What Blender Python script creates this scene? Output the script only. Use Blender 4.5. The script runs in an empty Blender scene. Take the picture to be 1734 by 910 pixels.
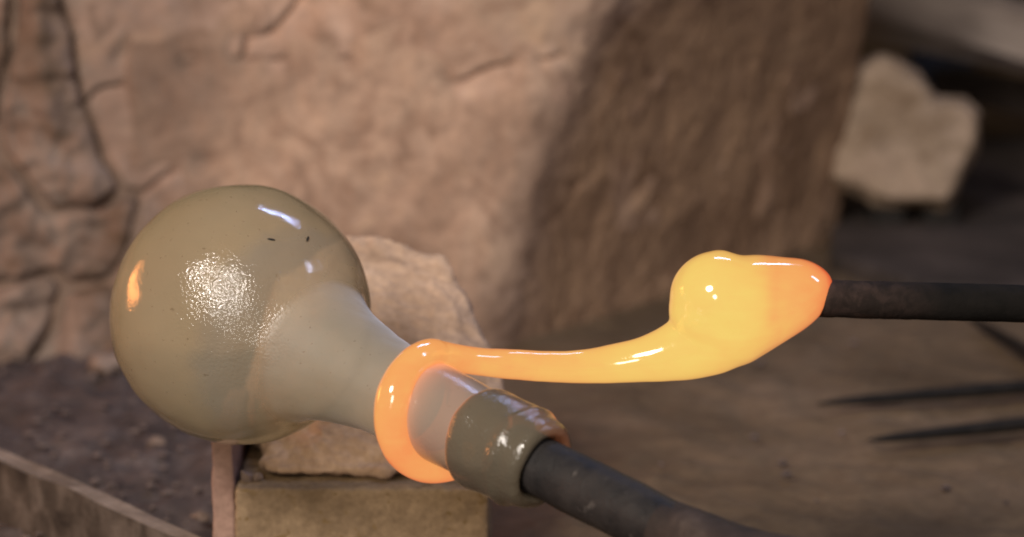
import bpy, bmesh, math, random
import numpy as np
from mathutils import Vector, Matrix

random.seed(7)
sc = bpy.context.scene
C = sc.collection
R = math.radians

# ------------------------------------------------------------------ camera
PITCH = R(12.0)
FPX, CX, CY = 4730.0, 867.0, 455.0          # focal length and centre in photo pixels (1734 x 910)
CAM = Vector((0.0, -1.467, 0.5))
FWD = Vector((0, math.cos(PITCH), -math.sin(PITCH)))
UP = Vector((0, math.sin(PITCH), math.cos(PITCH)))
RT = Vector((1, 0, 0))
cam = bpy.data.cameras.new('camera')
cam_o = bpy.data.objects.new('camera', cam)
C.objects.link(cam_o)
cam_o.location = CAM
cam_o.rotation_euler = (R(90) - PITCH, 0, 0)
cam.sensor_width = 36.0
cam.lens = FPX / 1734.0 * 36.0
cam.clip_start = 0.05
cam.clip_end = 50
cam.dof.use_dof = True
cam.dof.focus_distance = 1.405
cam.dof.aperture_fstop = 5.4
sc.camera = cam_o


def P(px, py, d):
    """World point seen at photo pixel (px, py) at depth d along the view axis."""
    return CAM + FWD * d + RT * ((px - CX) / FPX * d) + UP * (-(py - CY) / FPX * d)


def PZ(px, py, z):
    """World point seen at photo pixel (px, py) on the horizontal plane at height z."""
    v = FWD + RT * ((px - CX) / FPX) + UP * (-(py - CY) / FPX)
    return CAM + v * ((z - CAM.z) / v.z)


def PY(px, py, y):
    v = FWD + RT * ((px - CX) / FPX) + UP * (-(py - CY) / FPX)
    return CAM + v * ((y - CAM.y) / v.y)


# ------------------------------------------------------------------ world and lamps
w = bpy.data.worlds.new('World')
sc.world = w
w.use_nodes = True
bg = w.node_tree.nodes['Background']
bg.inputs[0].default_value = (1.0, 0.76, 0.54, 1)
bg.inputs[1].default_value = 0.108

sc.view_settings.view_transform = 'Standard'
sc.view_settings.look = 'None'
sc.view_settings.exposure = 0.0
sc.view_settings.gamma = 1.0
sc.view_settings.use_curve_mapping = False
sc.render.engine = 'CYCLES'
sc.cycles.use_denoising = True
sc.cycles.max_bounces = 8
sc.cycles.transparent_max_bounces = 12
sc.cycles.caustics_reflective = False
sc.cycles.caustics_refractive = False
sc.cycles.sample_clamp_indirect = 4.0
sc.cycles.pixel_filter_type = 'BLACKMAN_HARRIS'
sc.cycles.filter_width = 2.0


def lamp(name, loc, target, sx, sy, power, col, roll=0.0):
    l = bpy.data.lights.new(name, 'AREA')
    l.shape = 'RECTANGLE'
    l.size, l.size_y, l.energy, l.color = sx, sy, power, col
    o = bpy.data.objects.new(name, l)
    C.objects.link(o)
    o.location = loc
    q = (Vector(target) - Vector(loc)).to_track_quat('-Z', 'Y')
    o.rotation_euler = (q.to_matrix() @ Matrix.Rotation(roll, 3, 'Z')).to_euler()
    return o


BULB = P(408, 532, 1.46)


def camdir(x, y, z):     # camera frame: right, up, towards the viewer
    return RT * x + UP * y - FWD * z


lamp('workshop_lamp', (-0.78, -1.68, 1.42), (0.0, 0.4, 0.12), 0.62, 0.62, 61, (1.0, 0.905, 0.82)).data.shape = 'DISK'
lamp('front_lamp', (-0.30, -2.20, 0.72), (-0.1, 0.35, 0.15), 0.42, 0.40, 13, (1.0, 0.90, 0.80)).data.shape = 'ELLIPSE'
RB = 221.0 * 1.46 / FPX


def mirror(px, py):
    """Direction in which the bubble's skin at that photo pixel mirrors the surroundings."""
    v = (P(px, py, 1.46) - CAM).normalized()
    oc = CAM - BULB
    b = v.dot(oc)
    q = CAM + v * (-b - math.sqrt(max(0.0, b * b - (oc.length_squared - RB * RB))))
    n = (q - BULB).normalized()
    return q, (v - n * 2 * v.dot(n)).normalized()


def mirrored_lamp(name, p1, p2, dist, width, power, col):
    (q1, d1), (q2, d2) = mirror(*p1), mirror(*p2)
    a, b = q1 + d1 * dist, q2 + d2 * dist
    mid = (a + b) / 2
    x = (b - a).normalized()
    z = (mid - BULB).normalized()
    z = (z - x * z.dot(x)).normalized()
    o = lamp(name, mid, BULB, (b - a).length, width, power, col)
    o.rotation_euler = Matrix((x, z.cross(x), z)).transposed().to_euler()
    return o


mirrored_lamp('roof_window_lamp', (444, 348), (503, 378), 1.2, 0.03, 3.2, (0.42, 0.55, 1.0))
mirrored_lamp('side_window_lamp', (524, 446), (546, 480), 1.3, 0.06, 2.4, (0.55, 0.66, 1.0))
mirrored_lamp('furnace_mouth_lamp', (229, 458), (229, 512), 0.9, 0.17, 2.9, (1.0, 0.32, 0.08))

# ------------------------------------------------------------------ noise
_rng = np.random.RandomState(11)
_perm = _rng.permutation(512)
_perm = np.concatenate([_perm, _perm, _perm])
_grad = _rng.normal(size=(512, 3))
_grad /= np.linalg.norm(_grad, axis=1)[:, None]


def perlin(p):
    p = np.asarray(p, dtype=float)
    i = np.floor(p).astype(int)
    f = p - i
    u = f * f * f * (f * (f * 6 - 15) + 10)
    i = i & 511
    out = np.zeros(len(p))
    for dx in (0, 1):
        for dy in (0, 1):
            for dz in (0, 1):
                h = _perm[_perm[_perm[(i[:, 0] + dx) & 511] + ((i[:, 1] + dy) & 511)] % 512 + ((i[:, 2] + dz) & 511)] % 512
                g = _grad[h]
                dot = g[:, 0] * (f[:, 0] - dx) + g[:, 1] * (f[:, 1] - dy) + g[:, 2] * (f[:, 2] - dz)
                wx = u[:, 0] if dx else 1 - u[:, 0]
                wy = u[:, 1] if dy else 1 - u[:, 1]
                wz = u[:, 2] if dz else 1 - u[:, 2]
                out += dot * wx * wy * wz
    return out


def fbm(p, scale, octs=4, gain=0.5):
    p = np.asarray(p, dtype=float)
    a, s, o = 1.0, scale, np.zeros(len(p))
    for k in range(octs):
        o += a * perlin(p * s + 17.3 * k)
        a *= gain
        s *= 2.03
    return o


# ------------------------------------------------------------------ materials
class NT:
    def __init__(self, name):
        self.m = bpy.data.materials.new(name)
        self.m.use_nodes = True
        self.t = self.m.node_tree
        self.t.nodes.clear()
        self.out = self.n('ShaderNodeOutputMaterial')

    def n(self, typ, props=None, **ins):
        nd = self.t.nodes.new(typ)
        for k, v in (props or {}).items():
            setattr(nd, k, v)
        for k, v in ins.items():
            self.set(nd, k, v)
        return nd

    def set(self, nd, k, v):
        key = k.replace('_', ' ')
        s = nd.inputs[key] if key in nd.inputs else nd.inputs[int(k[1:])]
        if isinstance(v, bpy.types.NodeSocket):
            self.t.links.new(v, s)
        else:
            s.default_value = v

    def coord(self, kind='Object'):
        return self.n('ShaderNodeTexCoord').outputs[kind]

    def noise(self, vec, scale, detail=4, rough=0.55, dist=0.0):
        return self.n('ShaderNodeTexNoise', Vector=vec, Scale=scale, Detail=detail, Roughness=rough, Distortion=dist).outputs['Fac']

    def ramp(self, fac, stops, interp='LINEAR'):
        r = self.n('ShaderNodeValToRGB')
        r.color_ramp.interpolation = interp
        e = r.color_ramp.elements
        while len(e) < len(stops):
            e.new(0.5)
        for k, (pos, col) in enumerate(stops):
            e[k].position = pos
            e[k].color = (*col, 1) if len(col) == 3 else col
        self.t.links.new(fac, r.inputs[0])
        return r.outputs[0]

    def mix(self, fac, a, b, mode='MIX'):
        m = self.n('ShaderNodeMix', {'data_type': 'RGBA', 'blend_type': mode})
        for idx, v in ((0, fac), (6, a), (7, b)):
            if isinstance(v, bpy.types.NodeSocket):
                self.t.links.new(v, m.inputs[idx])
            else:
                m.inputs[idx].default_value = v if idx == 0 or len(v) == 4 else (*v, 1)
        return m.outputs[2]

    def math(self, op, a, b=0.0, clamp=False):
        m = self.n('ShaderNodeMath', {'operation': op, 'use_clamp': clamp})
        for idx, v in ((0, a), (1, b)):
            if isinstance(v, bpy.types.NodeSocket):
                self.t.links.new(v, m.inputs[idx])
            else:
                m.inputs[idx].default_value = v
        return m.outputs[0]

    def bump(self, h, strength=0.5, dist=0.001, normal=None):
        b = self.n('ShaderNodeBump', Height=h, Strength=strength, Distance=dist)
        if normal is not None:
            self.t.links.new(normal, b.inputs['Normal'])
        return b.outputs[0]

    def done(self, shader):
        self.t.links.new(shader, self.out.inputs['Surface'])
        return self.m


def mineral(name, stops, scale=14, fine=160, rough=0.9, bump=0.6, bdist=0.002, speck=None, stain=None, spec=0.25, stretch=None, left_falloff=None, flank_tint=None):
    """Dusty stone, clay, dirt: blotchy colour at two sizes, fine grain relief."""
    t = NT(name)
    v = t.coord('Object')
    if stretch:
        mp = t.n('ShaderNodeMapping', Vector=v)
        mp.inputs['Scale'].default_value = stretch
        v = mp.outputs[0]
    big = t.noise(v, scale, 5, 0.6, 0.6)
    col = t.ramp(big, stops)
    fn = t.noise(v, fine, 4, 0.65)
    col = t.mix(0.35, col, t.ramp(fn, [(0.3, (0.25, 0.22, 0.2)), (0.7, (0.75, 0.74, 0.72))]), 'OVERLAY')
    if speck:
        sv = t.noise(v, speck[0], 2, 0.5)
        col = t.mix(t.ramp(sv, [(speck[1], (0, 0, 0)), (speck[1] + 0.06, (1, 1, 1))]), col, speck[2])
    if stain:
        st = t.noise(v, stain[0], 3, 0.6, 1.0)
        col = t.mix(t.ramp(st, [(stain[1], (0, 0, 0)), (stain[1] + 0.18, (1, 1, 1))]), col, stain[2])
    if left_falloff:
        mt = t.noise(v, 26, 5, 0.7, 1.2)
        col = t.mix(t.ramp(mt, [(0.36, (0.8, 0.8, 0.8)), (0.50, (0, 0, 0))]), col, (0.24, 0.155, 0.11))
        col = t.mix(t.ramp(mt, [(0.58, (0, 0, 0)), (0.72, (0.6, 0.6, 0.6))]), col, (0.62, 0.43, 0.29))
        da = t.n('ShaderNodeAttribute', {'attribute_name': 'left_falloff'}).outputs['Fac']
        col = t.mix(t.math('MULTIPLY', da, 0.75), col, left_falloff)  # light falling off to the left, mixed into the colour
    if flank_tint:
        sa = t.n('ShaderNodeAttribute', {'attribute_name': 'flank_tint'}).outputs['Fac']
        col = t.mix(t.math('MULTIPLY', sa, 0.8), col, flank_tint, 'MULTIPLY')  # browner tint, strongest on the flank
    h = t.math('ADD', t.noise(v, fine * 0.35, 5, 0.65), t.math('MULTIPLY', fn, 0.4))
    b = t.n('ShaderNodeBsdfPrincipled', Base_Color=col, Roughness=rough, Normal=t.bump(h, bump, bdist))
    b.inputs['Specular IOR Level'].default_value = spec
    return t.done(b.outputs[0])


M = {}
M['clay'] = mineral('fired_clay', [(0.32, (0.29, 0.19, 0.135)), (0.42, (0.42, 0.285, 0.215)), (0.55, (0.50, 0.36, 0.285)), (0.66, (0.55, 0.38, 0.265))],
                    11, 60, 0.95, 0.4, 0.002, stain=(5.0, 0.55, (0.33, 0.235, 0.17)), speck=(30, 0.67, (0.20, 0.13, 0.09)), left_falloff=(0.17, 0.122, 0.098), flank_tint=(0.90, 0.80, 0.62))
M['grey_stone'] = mineral('grey_brown_stone', [(0.30, (0.09, 0.06, 0.04)), (0.48, (0.17, 0.122, 0.098)), (0.62, (0.225, 0.172, 0.142)), (0.75, (0.19, 0.125, 0.09))],
                          16, 110, 0.95, 0.6, 0.003)
M['mortar'] = mineral('clay_mortar', [(0.32, (0.27, 0.18, 0.13)), (0.5, (0.40, 0.28, 0.21)), (0.68, (0.48, 0.34, 0.25))], 9, 150, 0.97, left_falloff=(0.13, 0.09, 0.07), flank_tint=(0.90, 0.80, 0.62))
M['dirt'] = mineral('packed_dirt', [(0.30, (0.085, 0.066, 0.058)), (0.5, (0.15, 0.115, 0.09)), (0.68, (0.20, 0.15, 0.11))], 6, 90, 0.95, 0.6, 0.003,
                    stain=(14.0, 0.60, (0.10, 0.075, 0.06)))
M['ash'] = mineral('ashy_rubble', [(0.30, (0.07, 0.054, 0.05)), (0.5, (0.125, 0.098, 0.09)), (0.68, (0.19, 0.15, 0.135))], 13, 120, 0.95, 0.7, 0.004)
M['firebrick'] = mineral('buff_firebrick', [(0.30, (0.135, 0.092, 0.053)), (0.5, (0.225, 0.158, 0.095)), (0.7, (0.30, 0.215, 0.13))], 22, 320, 0.93, 0.5, 0.0012,
                         speck=(150, 0.66, (0.17, 0.11, 0.05)))
M['terracotta'] = mineral('terracotta', [(0.3, (0.22, 0.133, 0.103)), (0.7, (0.29, 0.187, 0.145))], 24, 250, 0.9, 0.3, 0.001)
M['rock'] = mineral('tan_rock', [(0.30, (0.29, 0.195, 0.13)), (0.5, (0.41, 0.285, 0.20)), (0.7, (0.49, 0.35, 0.25))], 24, 240, 0.95, 0.5, 0.0015,
                    stain=(45, 0.63, (0.27, 0.18, 0.12)))
M['pale_stone'] = mineral('pale_stone', [(0.34, (0.17, 0.115, 0.072)), (0.5, (0.30, 0.225, 0.16)), (0.66, (0.39, 0.285, 0.21))], 16, 140, 0.95, 0.5, 0.002)
M['old_wood'] = mineral('weathered_wood', [(0.30, (0.24, 0.19, 0.16)), (0.5, (0.42, 0.35, 0.305)), (0.7, (0.54, 0.455, 0.40))], 10, 130, 0.85, 0.5, 0.002, stretch=(0.12, 1, 1))
M['soot_wall'] = mineral('soot_black', [(0.3, (0.010, 0.009, 0.008)), (0.7, (0.024, 0.021, 0.019))], 8, 60, 0.95)
M['soot_plate'] = mineral('sooty_iron_plate', [(0.3, (0.028, 0.022, 0.019)), (0.7, (0.085, 0.065, 0.056))], 11, 90, 0.8)
M['blue_cloth'] = mineral('dark_blue_enamel', [(0.3, (0.020, 0.024, 0.04)), (0.7, (0.03, 0.036, 0.06))], 20, 200, 0.6)


def iron(name, a, b, rough=0.5, metal=0.55, speck=None, spec=0.22, scale=None):
    t = NT(name)
    v = t.coord('Object')
    n1 = t.noise(v, 60, 5, 0.65)
    col = t.ramp(n1, [(0.35, a), (0.65, b)])
    if scale:
        sa = t.n('ShaderNodeAttribute', {'attribute_name': 'scale'}).outputs['Fac']
        col = t.mix(t.math('MULTIPLY', sa, t.ramp(t.noise(v, 120, 4, 0.65, 0.5), [(0.4, (0.35, 0.35, 0.35)), (0.62, (1, 1, 1))])), col, scale)
    if speck:
        n3 = t.noise(v, 150, 3, 0.6, 0.4)
        col = t.mix(t.ramp(n3, [(0.64, (0, 0, 0)), (0.80, (1, 1, 1))]), col, speck)
    n2 = t.noise(v, 260, 4, 0.7)
    rr = t.math('ADD', t.math('MULTIPLY', n1, 0.3), rough - 0.15)
    sh = t.n('ShaderNodeBsdfPrincipled', Base_Color=col, Roughness=rr, Metallic=metal,
             Normal=t.bump(t.math('ADD', n2, n1), 0.45, 0.0012))
    sh.inputs['Specular IOR Level'].default_value = spec
    return t.done(sh.outputs[0])


M['pipe_iron'] = iron('scaled_pipe_iron', (0.008, 0.0075, 0.008), (0.022, 0.019, 0.018), 0.62, 0.0, (0.085, 0.075, 0.068))
M['rod_iron'] = iron('black_rod_iron', (0.005, 0.0045, 0.004), (0.010, 0.0085, 0.0075), 0.9, 0.0, spec=0.1, scale=(0.040, 0.026, 0.022))
M['dark_iron'] = iron('dark_iron', (0.008, 0.007, 0.006), (0.016, 0.013, 0.011), 0.65, 0.1)
M['grip'] = mineral('scorched_leather', [(0.3, (0.012, 0.009, 0.008)), (0.6, (0.030, 0.021, 0.018)), (0.75, (0.06, 0.045, 0.038))], 40, 160, 0.8, 0.6, 0.002)
M['soot_fleck'] = iron('soot_fleck', (0.01, 0.01, 0.01), (0.02, 0.018, 0.016), 0.9, 0.0)


def thin_glass(name, tint_a, tint_b, t0, t1, clear, sparkle, rough=0.16, spill_gain=0.0, ripple=0.0, matte=0.0, mb_fac=0.35, rim=0.0, haze=(0.42, 0.27, 0.145)):
    """Milky soda glass wall: partly clear, partly scattering, glossy on top. Attribute 't' runs along the vessel's axis."""
    t = NT(name)
    v = t.coord('Object')
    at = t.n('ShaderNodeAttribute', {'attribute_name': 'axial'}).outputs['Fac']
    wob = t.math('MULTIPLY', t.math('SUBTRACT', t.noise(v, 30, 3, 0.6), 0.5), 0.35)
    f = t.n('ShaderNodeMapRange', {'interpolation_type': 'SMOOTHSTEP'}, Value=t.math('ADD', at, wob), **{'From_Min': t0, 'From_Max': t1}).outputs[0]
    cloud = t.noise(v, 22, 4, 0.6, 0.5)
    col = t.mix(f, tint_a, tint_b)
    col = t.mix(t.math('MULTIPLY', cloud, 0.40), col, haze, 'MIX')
    spots = t.noise(v, 420, 2, 0.5)
    col = t.mix(t.ramp(spots, [(0.70, (0, 0, 0)), (0.76, (0.6, 0.6, 0.6))]), col, (0.10, 0.08, 0.05))
    cz = t.n('ShaderNodeAttribute', {'attribute_name': 'crizzle'}).outputs['Fac']
    patch = t.math('MULTIPLY', t.ramp(t.noise(v, 40, 3, 0.5, 0.4), [(0.25, (0.6, 0.6, 0.6)), (0.45, (1, 1, 1))]), cz)
    hgt = t.n('ShaderNodeTexNoise', Vector=v, Scale=600, Detail=2, Roughness=0.55).outputs['Fac']
    low = t.noise(v, 55, 3, 0.5)
    nrm = t.bump(low, 0.08 + ripple, 0.0012)
    mask = t.math('MULTIPLY', patch, sparkle)
    bmp = t.n('ShaderNodeBump', Height=hgt, Distance=0.0007, Strength=mask)
    t.t.links.new(nrm, bmp.inputs['Normal'])
    nrm = bmp.outputs[0]
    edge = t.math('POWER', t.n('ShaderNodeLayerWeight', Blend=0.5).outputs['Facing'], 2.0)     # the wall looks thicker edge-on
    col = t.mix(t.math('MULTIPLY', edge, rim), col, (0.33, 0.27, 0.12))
    body = t.n('ShaderNodeBsdfDiffuse', Color=col, Normal=nrm)
    trl = t.n('ShaderNodeBsdfTranslucent', Color=col, Normal=nrm)
    mb = t.n('ShaderNodeMixShader', Fac=mb_fac)
    t.t.links.new(body.outputs[0], mb.inputs[1])
    t.t.links.new(trl.outputs[0], mb.inputs[2])
    clr = t.n('ShaderNodeBsdfTransparent', Color=(0.94, 0.91, 0.80, 1))
    mc = t.n('ShaderNodeMixShader', Fac=t.math('SUBTRACT', clear, t.math('MULTIPLY', edge, clear * 0.7)))
    t.t.links.new(mb.outputs[0], mc.inputs[1])
    t.t.links.new(clr.outputs[0], mc.inputs[2])
    fr = t.n('ShaderNodeFresnel', IOR=1.5, Normal=nrm)
    gl = t.n('ShaderNodeBsdfGlossy', Color=(1, 1, 1, 1), Roughness=t.math('ADD', t.math('MULTIPLY', t.n('ShaderNodeMapRange', {'interpolation_type': 'SMOOTHSTEP'}, Value=at, **{'From_Min': t1 + 0.21, 'From_Max': t1 + 0.33}).outputs[0], matte), rough), Normal=nrm)
    # gloss left off back faces, so the inner wall mirrors no lamps
    bf = t.n('ShaderNodeNewGeometry').outputs['Backfacing']
    mf = t.n('ShaderNodeMixShader', Fac=t.math('MULTIPLY', fr.outputs[0], t.math('SUBTRACT', 1.0, bf)))
    t.t.links.new(mc.outputs[0], mf.inputs[1])
    t.t.links.new(gl.outputs[0], mf.inputs[2])
    if spill_gain:
        gw = t.n('ShaderNodeAttribute', {'attribute_name': 'spill_glow'}).outputs['Fac']
        em = t.n('ShaderNodeEmission', Color=(1.0, 0.22, 0.06, 1), Strength=t.math('MULTIPLY', gw, spill_gain))  # emission stands in for light thrown by the molten glass
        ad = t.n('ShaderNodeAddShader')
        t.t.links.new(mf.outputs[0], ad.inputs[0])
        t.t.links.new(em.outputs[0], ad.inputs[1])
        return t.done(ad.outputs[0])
    return t.done(mf.outputs[0])


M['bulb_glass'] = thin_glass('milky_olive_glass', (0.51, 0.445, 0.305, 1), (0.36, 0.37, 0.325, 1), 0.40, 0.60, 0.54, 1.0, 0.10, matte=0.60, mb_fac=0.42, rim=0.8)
M['neck_glass'] = thin_glass('milky_neck_glass', (0.27, 0.245, 0.21, 1), (0.27, 0.245, 0.21, 1), 0.0, 1.0, 0.15, 0.6, 0.20, spill_gain=0.55, ripple=0.15, haze=(0.36, 0.31, 0.25))
M['collar_glass'] = thin_glass('rough_collar_glass', (0.12, 0.105, 0.076, 1), (0.12, 0.105, 0.076, 1), 0.0, 1.0, 0.12, 0.8, 0.17, spill_gain=0.45, ripple=0.6, haze=(0.24, 0.19, 0.135))


def molten():
    t = NT('molten_glass')
    v = t.coord('Object')
    at = t.n('ShaderNodeAttribute', {'attribute_name': 'warmth'}).outputs['Fac']
    cloud = t.noise(v, 45, 3, 0.55, 0.4)
    streak = t.n('ShaderNodeMapping', Vector=v)
    streak.inputs['Scale'].default_value = (22, 190, 190)
    sn = t.noise(streak.outputs[0], 1.0, 3, 0.5)
    h = t.math('ADD', at, t.math('MULTIPLY', t.math('SUBTRACT', cloud, 0.5), 0.34))
    thin = t.math('POWER', t.n('ShaderNodeLayerWeight', Blend=0.5).outputs['Facing'], 2.5)   # glancing rays cross less hot glass
    h = t.math('SUBTRACT', h, t.math('MULTIPLY', thin, 0.38))
    h = t.math('ADD', h, t.math('MULTIPLY', t.math('SUBTRACT', sn, 0.5), 0.22), True)
    col = t.ramp(h, [(0.0, (0.95, 0.20, 0.08)), (0.22, (1.0, 0.38, 0.15)), (0.5, (1.0, 0.55, 0.20)), (0.78, (1.0, 0.71, 0.225)), (1.0, (1.0, 0.82, 0.25))])
    b = t.n('ShaderNodeBsdfPrincipled', Base_Color=(0.02, 0.01, 0.004, 1), Roughness=0.12, Emission_Color=col, Emission_Strength=0.92,
            Normal=t.bump(t.noise(v, 95, 3, 0.5, 0.6), 0.30, 0.0012))
    b.inputs['Specular IOR Level'].default_value = 0.15
    b.inputs['Coat Weight'].default_value = 0.85
    b.inputs['Coat Roughness'].default_value = 0.06
    b.inputs['Coat Tint'].default_value = (1.0, 0.83, 0.66, 1)
    return t.done(b.outputs[0])


M['molten'] = molten()


# ------------------------------------------------------------------ mesh helpers
def link(name, me, mat=None, parent=None, smooth=True):
    o = bpy.data.objects.new(name, me)
    C.objects.link(o)
    if mat is not None and not me.materials:
        me.materials.append(M[mat])
    if smooth:
        me.polygons.foreach_set('use_smooth', [True] * len(me.polygons))
    if parent is not None:
        o.parent = parent
        o.matrix_parent_inverse = Matrix.Translation(parent.location).inverted()
    return o


def tag(o, label, cat, group=None):
    o['label'] = label
    o['category'] = cat
    if group:
        o['group'] = group
    return o


def empty(name, loc):
    o = bpy.data.objects.new(name, None)
    C.objects.link(o)
    o.location = loc
    o.empty_display_size = 0.02
    return o


def mesh_from(verts, faces, name='mesh'):
    me = bpy.data.meshes.new(name)
    me.from_pydata([tuple(v) for v in verts], [], faces)
    me.update()
    return me


def co_of(me):
    a = np.zeros(len(me.vertices) * 3)
    me.vertices.foreach_get('co', a)
    return a.reshape(-1, 3)


def no_of(me):
    a = np.zeros(len(me.vertices) * 3)
    me.vertex_normals.foreach_get('vector', a)
    return a.reshape(-1, 3)


def set_co(me, a):
    me.vertices.foreach_set('co', np.asarray(a).ravel())
    me.update()


def add_attr(me, name, vals):
    a = me.attributes.new(name, 'FLOAT', 'POINT')
    a.data.foreach_set('value', np.asarray(vals, dtype=np.float32))


def voxel(me, size, smooth_iter=4, factor=0.5):
    """Fuse overlapping closed pieces of one mesh into one skin and smooth it."""
    o = bpy.data.objects.new('tmp', me)
    C.objects.link(o)
    m = o.modifiers.new('r', 'REMESH')
    m.mode = 'VOXEL'
    m.voxel_size = size
    s = o.modifiers.new('s', 'SMOOTH')
    s.iterations = smooth_iter
    s.factor = factor
    dg = bpy.context.evaluated_depsgraph_get()
    out = bpy.data.meshes.new_from_object(o.evaluated_get(dg), depsgraph=dg)
    bpy.data.objects.remove(o)
    bpy.data.meshes.remove(me)
    return out


def hull(points):
    bm = bmesh.new()
    for p in points:
        bm.verts.new(p)
    r = bmesh.ops.convex_hull(bm, input=bm.verts)
    bmesh.ops.delete(bm, geom=[g for g in r['geom_interior'] if isinstance(g, bmesh.types.BMVert)], context='VERTS')
    me = bpy.data.meshes.new('hull')
    bm.to_mesh(me)
    bm.free()
    return me


def rock(points, vox, sm, amp, scale, octs=4, ridged=0.0):
    me = voxel(hull(points), vox, sm)
    c, n = co_of(me), no_of(me)
    d = fbm(c, scale, octs) * amp
    if ridged:
        d -= ridged * np.exp(-(fbm(c + 3.1, scale * 0.6, 3) / 0.05) ** 2)
    set_co(me, c + n * d[:, None])
    return me


def box_pts(cx, cy, cz, sx, sy, sz, rz=0.0):
    pts = []
    for a in (-1, 1):
        for b in (-1, 1):
            for c in (-1, 1):
                x, y = a * sx / 2, b * sy / 2
                pts.append(Vector((cx + x * math.cos(rz) - y * math.sin(rz), cy + x * math.sin(rz) + y * math.cos(rz), cz + c * sz / 2)))
    return pts


def catmull(pts, n):
    """Resample a list of tuples (any width) with a Catmull-Rom spline."""
    a = np.array(pts, dtype=float)
    a = np.vstack([2 * a[0] - a[1], a, 2 * a[-1] - a[-2]])
    out = []
    for i in range(1, len(a) - 2):
        for k in range(n):
            t = k / n
            p0, p1, p2, p3 = a[i - 1], a[i], a[i + 1], a[i + 2]
            out.append(0.5 * (2 * p1 + (p2 - p0) * t + (2 * p0 - 5 * p1 + 4 * p2 - p3) * t * t + (3 * p1 - p0 - 3 * p2 + p3) * t ** 3))
    out.append(a[-2])
    return np.array(out)


def tube(path, segs=24, cap=True):
    """path rows: x, y, z, r"""
    pts = [Vector(p[:3]) for p in path]
    rs = [p[3] for p in path]
    verts, faces = [], []
    tan0 = (pts[1] - pts[0]).normalized()
    nrm = tan0.orthogonal().normalized()
    for i, p in enumerate(pts):
        tg = (pts[min(i + 1, len(pts) - 1)] - pts[max(i - 1, 0)]).normalized()
        nrm = (nrm - tg * nrm.dot(tg)).normalized()
        bn = tg.cross(nrm)
        for k in range(segs):
            a = 2 * math.pi * k / segs
            verts.append(p + (nrm * math.cos(a) + bn * math.sin(a)) * rs[i])
    for i in range(len(pts) - 1):
        for k in range(segs):
            k2 = (k + 1) % segs
            faces.append((i * segs + k, i * segs + k2, (i + 1) * segs + k2, (i + 1) * segs + k))
    if cap:
        faces.append(tuple(reversed(range(segs))))
        faces.append(tuple((len(pts) - 1) * segs + k for k in range(segs)))
    return verts, faces


def ball(c, r, nu=24, nv=16, sc3=(1, 1, 1)):
    verts, faces = [], []
    c = Vector(c)
    verts.append(c + Vector((0, 0, r * sc3[2])))
    for j in range(1, nv):
        th = math.pi * j / nv
        for k in range(nu):
            ph = 2 * math.pi * k / nu
            verts.append(c + Vector((r * sc3[0] * math.sin(th) * math.cos(ph), r * sc3[1] * math.sin(th) * math.sin(ph), r * sc3[2] * math.cos(th))))
    verts.append(c - Vector((0, 0, r * sc3[2])))
    for k in range(nu):
        faces.append((0, 1 + k, 1 + (k + 1) % nu))
    for j in range(nv - 2):
        for k in range(nu):
            a, b = 1 + j * nu + k, 1 + j * nu + (k + 1) % nu
            faces.append((a, a + nu, b + nu, b))
    last = len(verts) - 1
    for k in range(nu):
        faces.append((last, 1 + (nv - 2) * nu + (k + 1) % nu, 1 + (nv - 2) * nu + k))
    return verts, faces


def join(parts):
    V, F = [], []
    for v, f in parts:
        o = len(V)
        V += list(v)
        F += [tuple(i + o for i in q) for q in f]
    return V, F


# ================================================================== THE SETTING
# ------------------------------------------------------------------ ground
def grid_ground():
    nx, ny = 220, 260
    xs = np.concatenate([np.linspace(-1.6, -0.62, 20)[:-1], np.linspace(-0.62, 0.75, nx), np.linspace(0.75, 2.0, 20)[1:]])
    ys = np.concatenate([np.linspace(-0.6, 0.0, 30)[:-1], np.linspace(0.0, 1.3, ny), np.linspace(1.3, 2.6, 30)[1:]])
    X, Y = np.meshgrid(xs, ys)
    p = np.stack([X.ravel(), Y.ravel(), np.zeros(X.size)], 1)
    left = np.clip((-p[:, 0] - 0.02) / 0.14, 0, 1)
    h = fbm(p, 7, 3) * 0.006 + fbm(p, 34, 4, 0.6) * (0.0035 + 0.008 * left)
    p[:, 2] = h - 0.004
    n = len(xs)
    F = [(j * n + i, j * n + i + 1, (j + 1) * n + i + 1, (j + 1) * n + i) for j in range(len(ys) - 1) for i in range(n - 1)]
    me = mesh_from(p, F, 'ground')
    add_attr(me, 'ash', left)
    return me


def ground_mat():
    t = NT('ground_dirt')
    v = t.coord('Object')
    ash = t.n('ShaderNodeAttribute', {'attribute_name': 'ash'}).outputs['Fac']
    n1 = t.noise(v, 7, 5, 0.6, 0.6)
    n2 = t.noise(v, 22, 5, 0.65, 0.5)
    fn = t.noise(v, 110, 4, 0.65)
    a = t.ramp(n1, [(0.30, (0.082, 0.055, 0.032)), (0.5, (0.128, 0.088, 0.053)), (0.68, (0.18, 0.125, 0.077))])
    b = t.ramp(n2, [(0.30, (0.034, 0.026, 0.025)), (0.5, (0.064, 0.050, 0.048)), (0.70, (0.118, 0.096, 0.091))])
    col = t.mix(t.math('ADD', ash, t.math('MULTIPLY', t.math('SUBTRACT', n1, 0.5), 0.8), True), a, b)
    col = t.mix(0.35, col, t.ramp(fn, [(0.3, (0.25, 0.23, 0.22)), (0.7, (0.75, 0.74, 0.72))]), 'OVERLAY')
    sh = t.n('ShaderNodeBsdfPrincipled', Base_Color=col, Roughness=0.95, Normal=t.bump(t.math('ADD', fn, n2), 0.5, 0.003))
    sh.inputs['Specular IOR Level'].default_value = 0.2
    return t.done(sh.outputs[0])


M['ground'] = ground_mat()
g = link('ground', grid_ground(), 'ground')
g['kind'] = 'structure'

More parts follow.
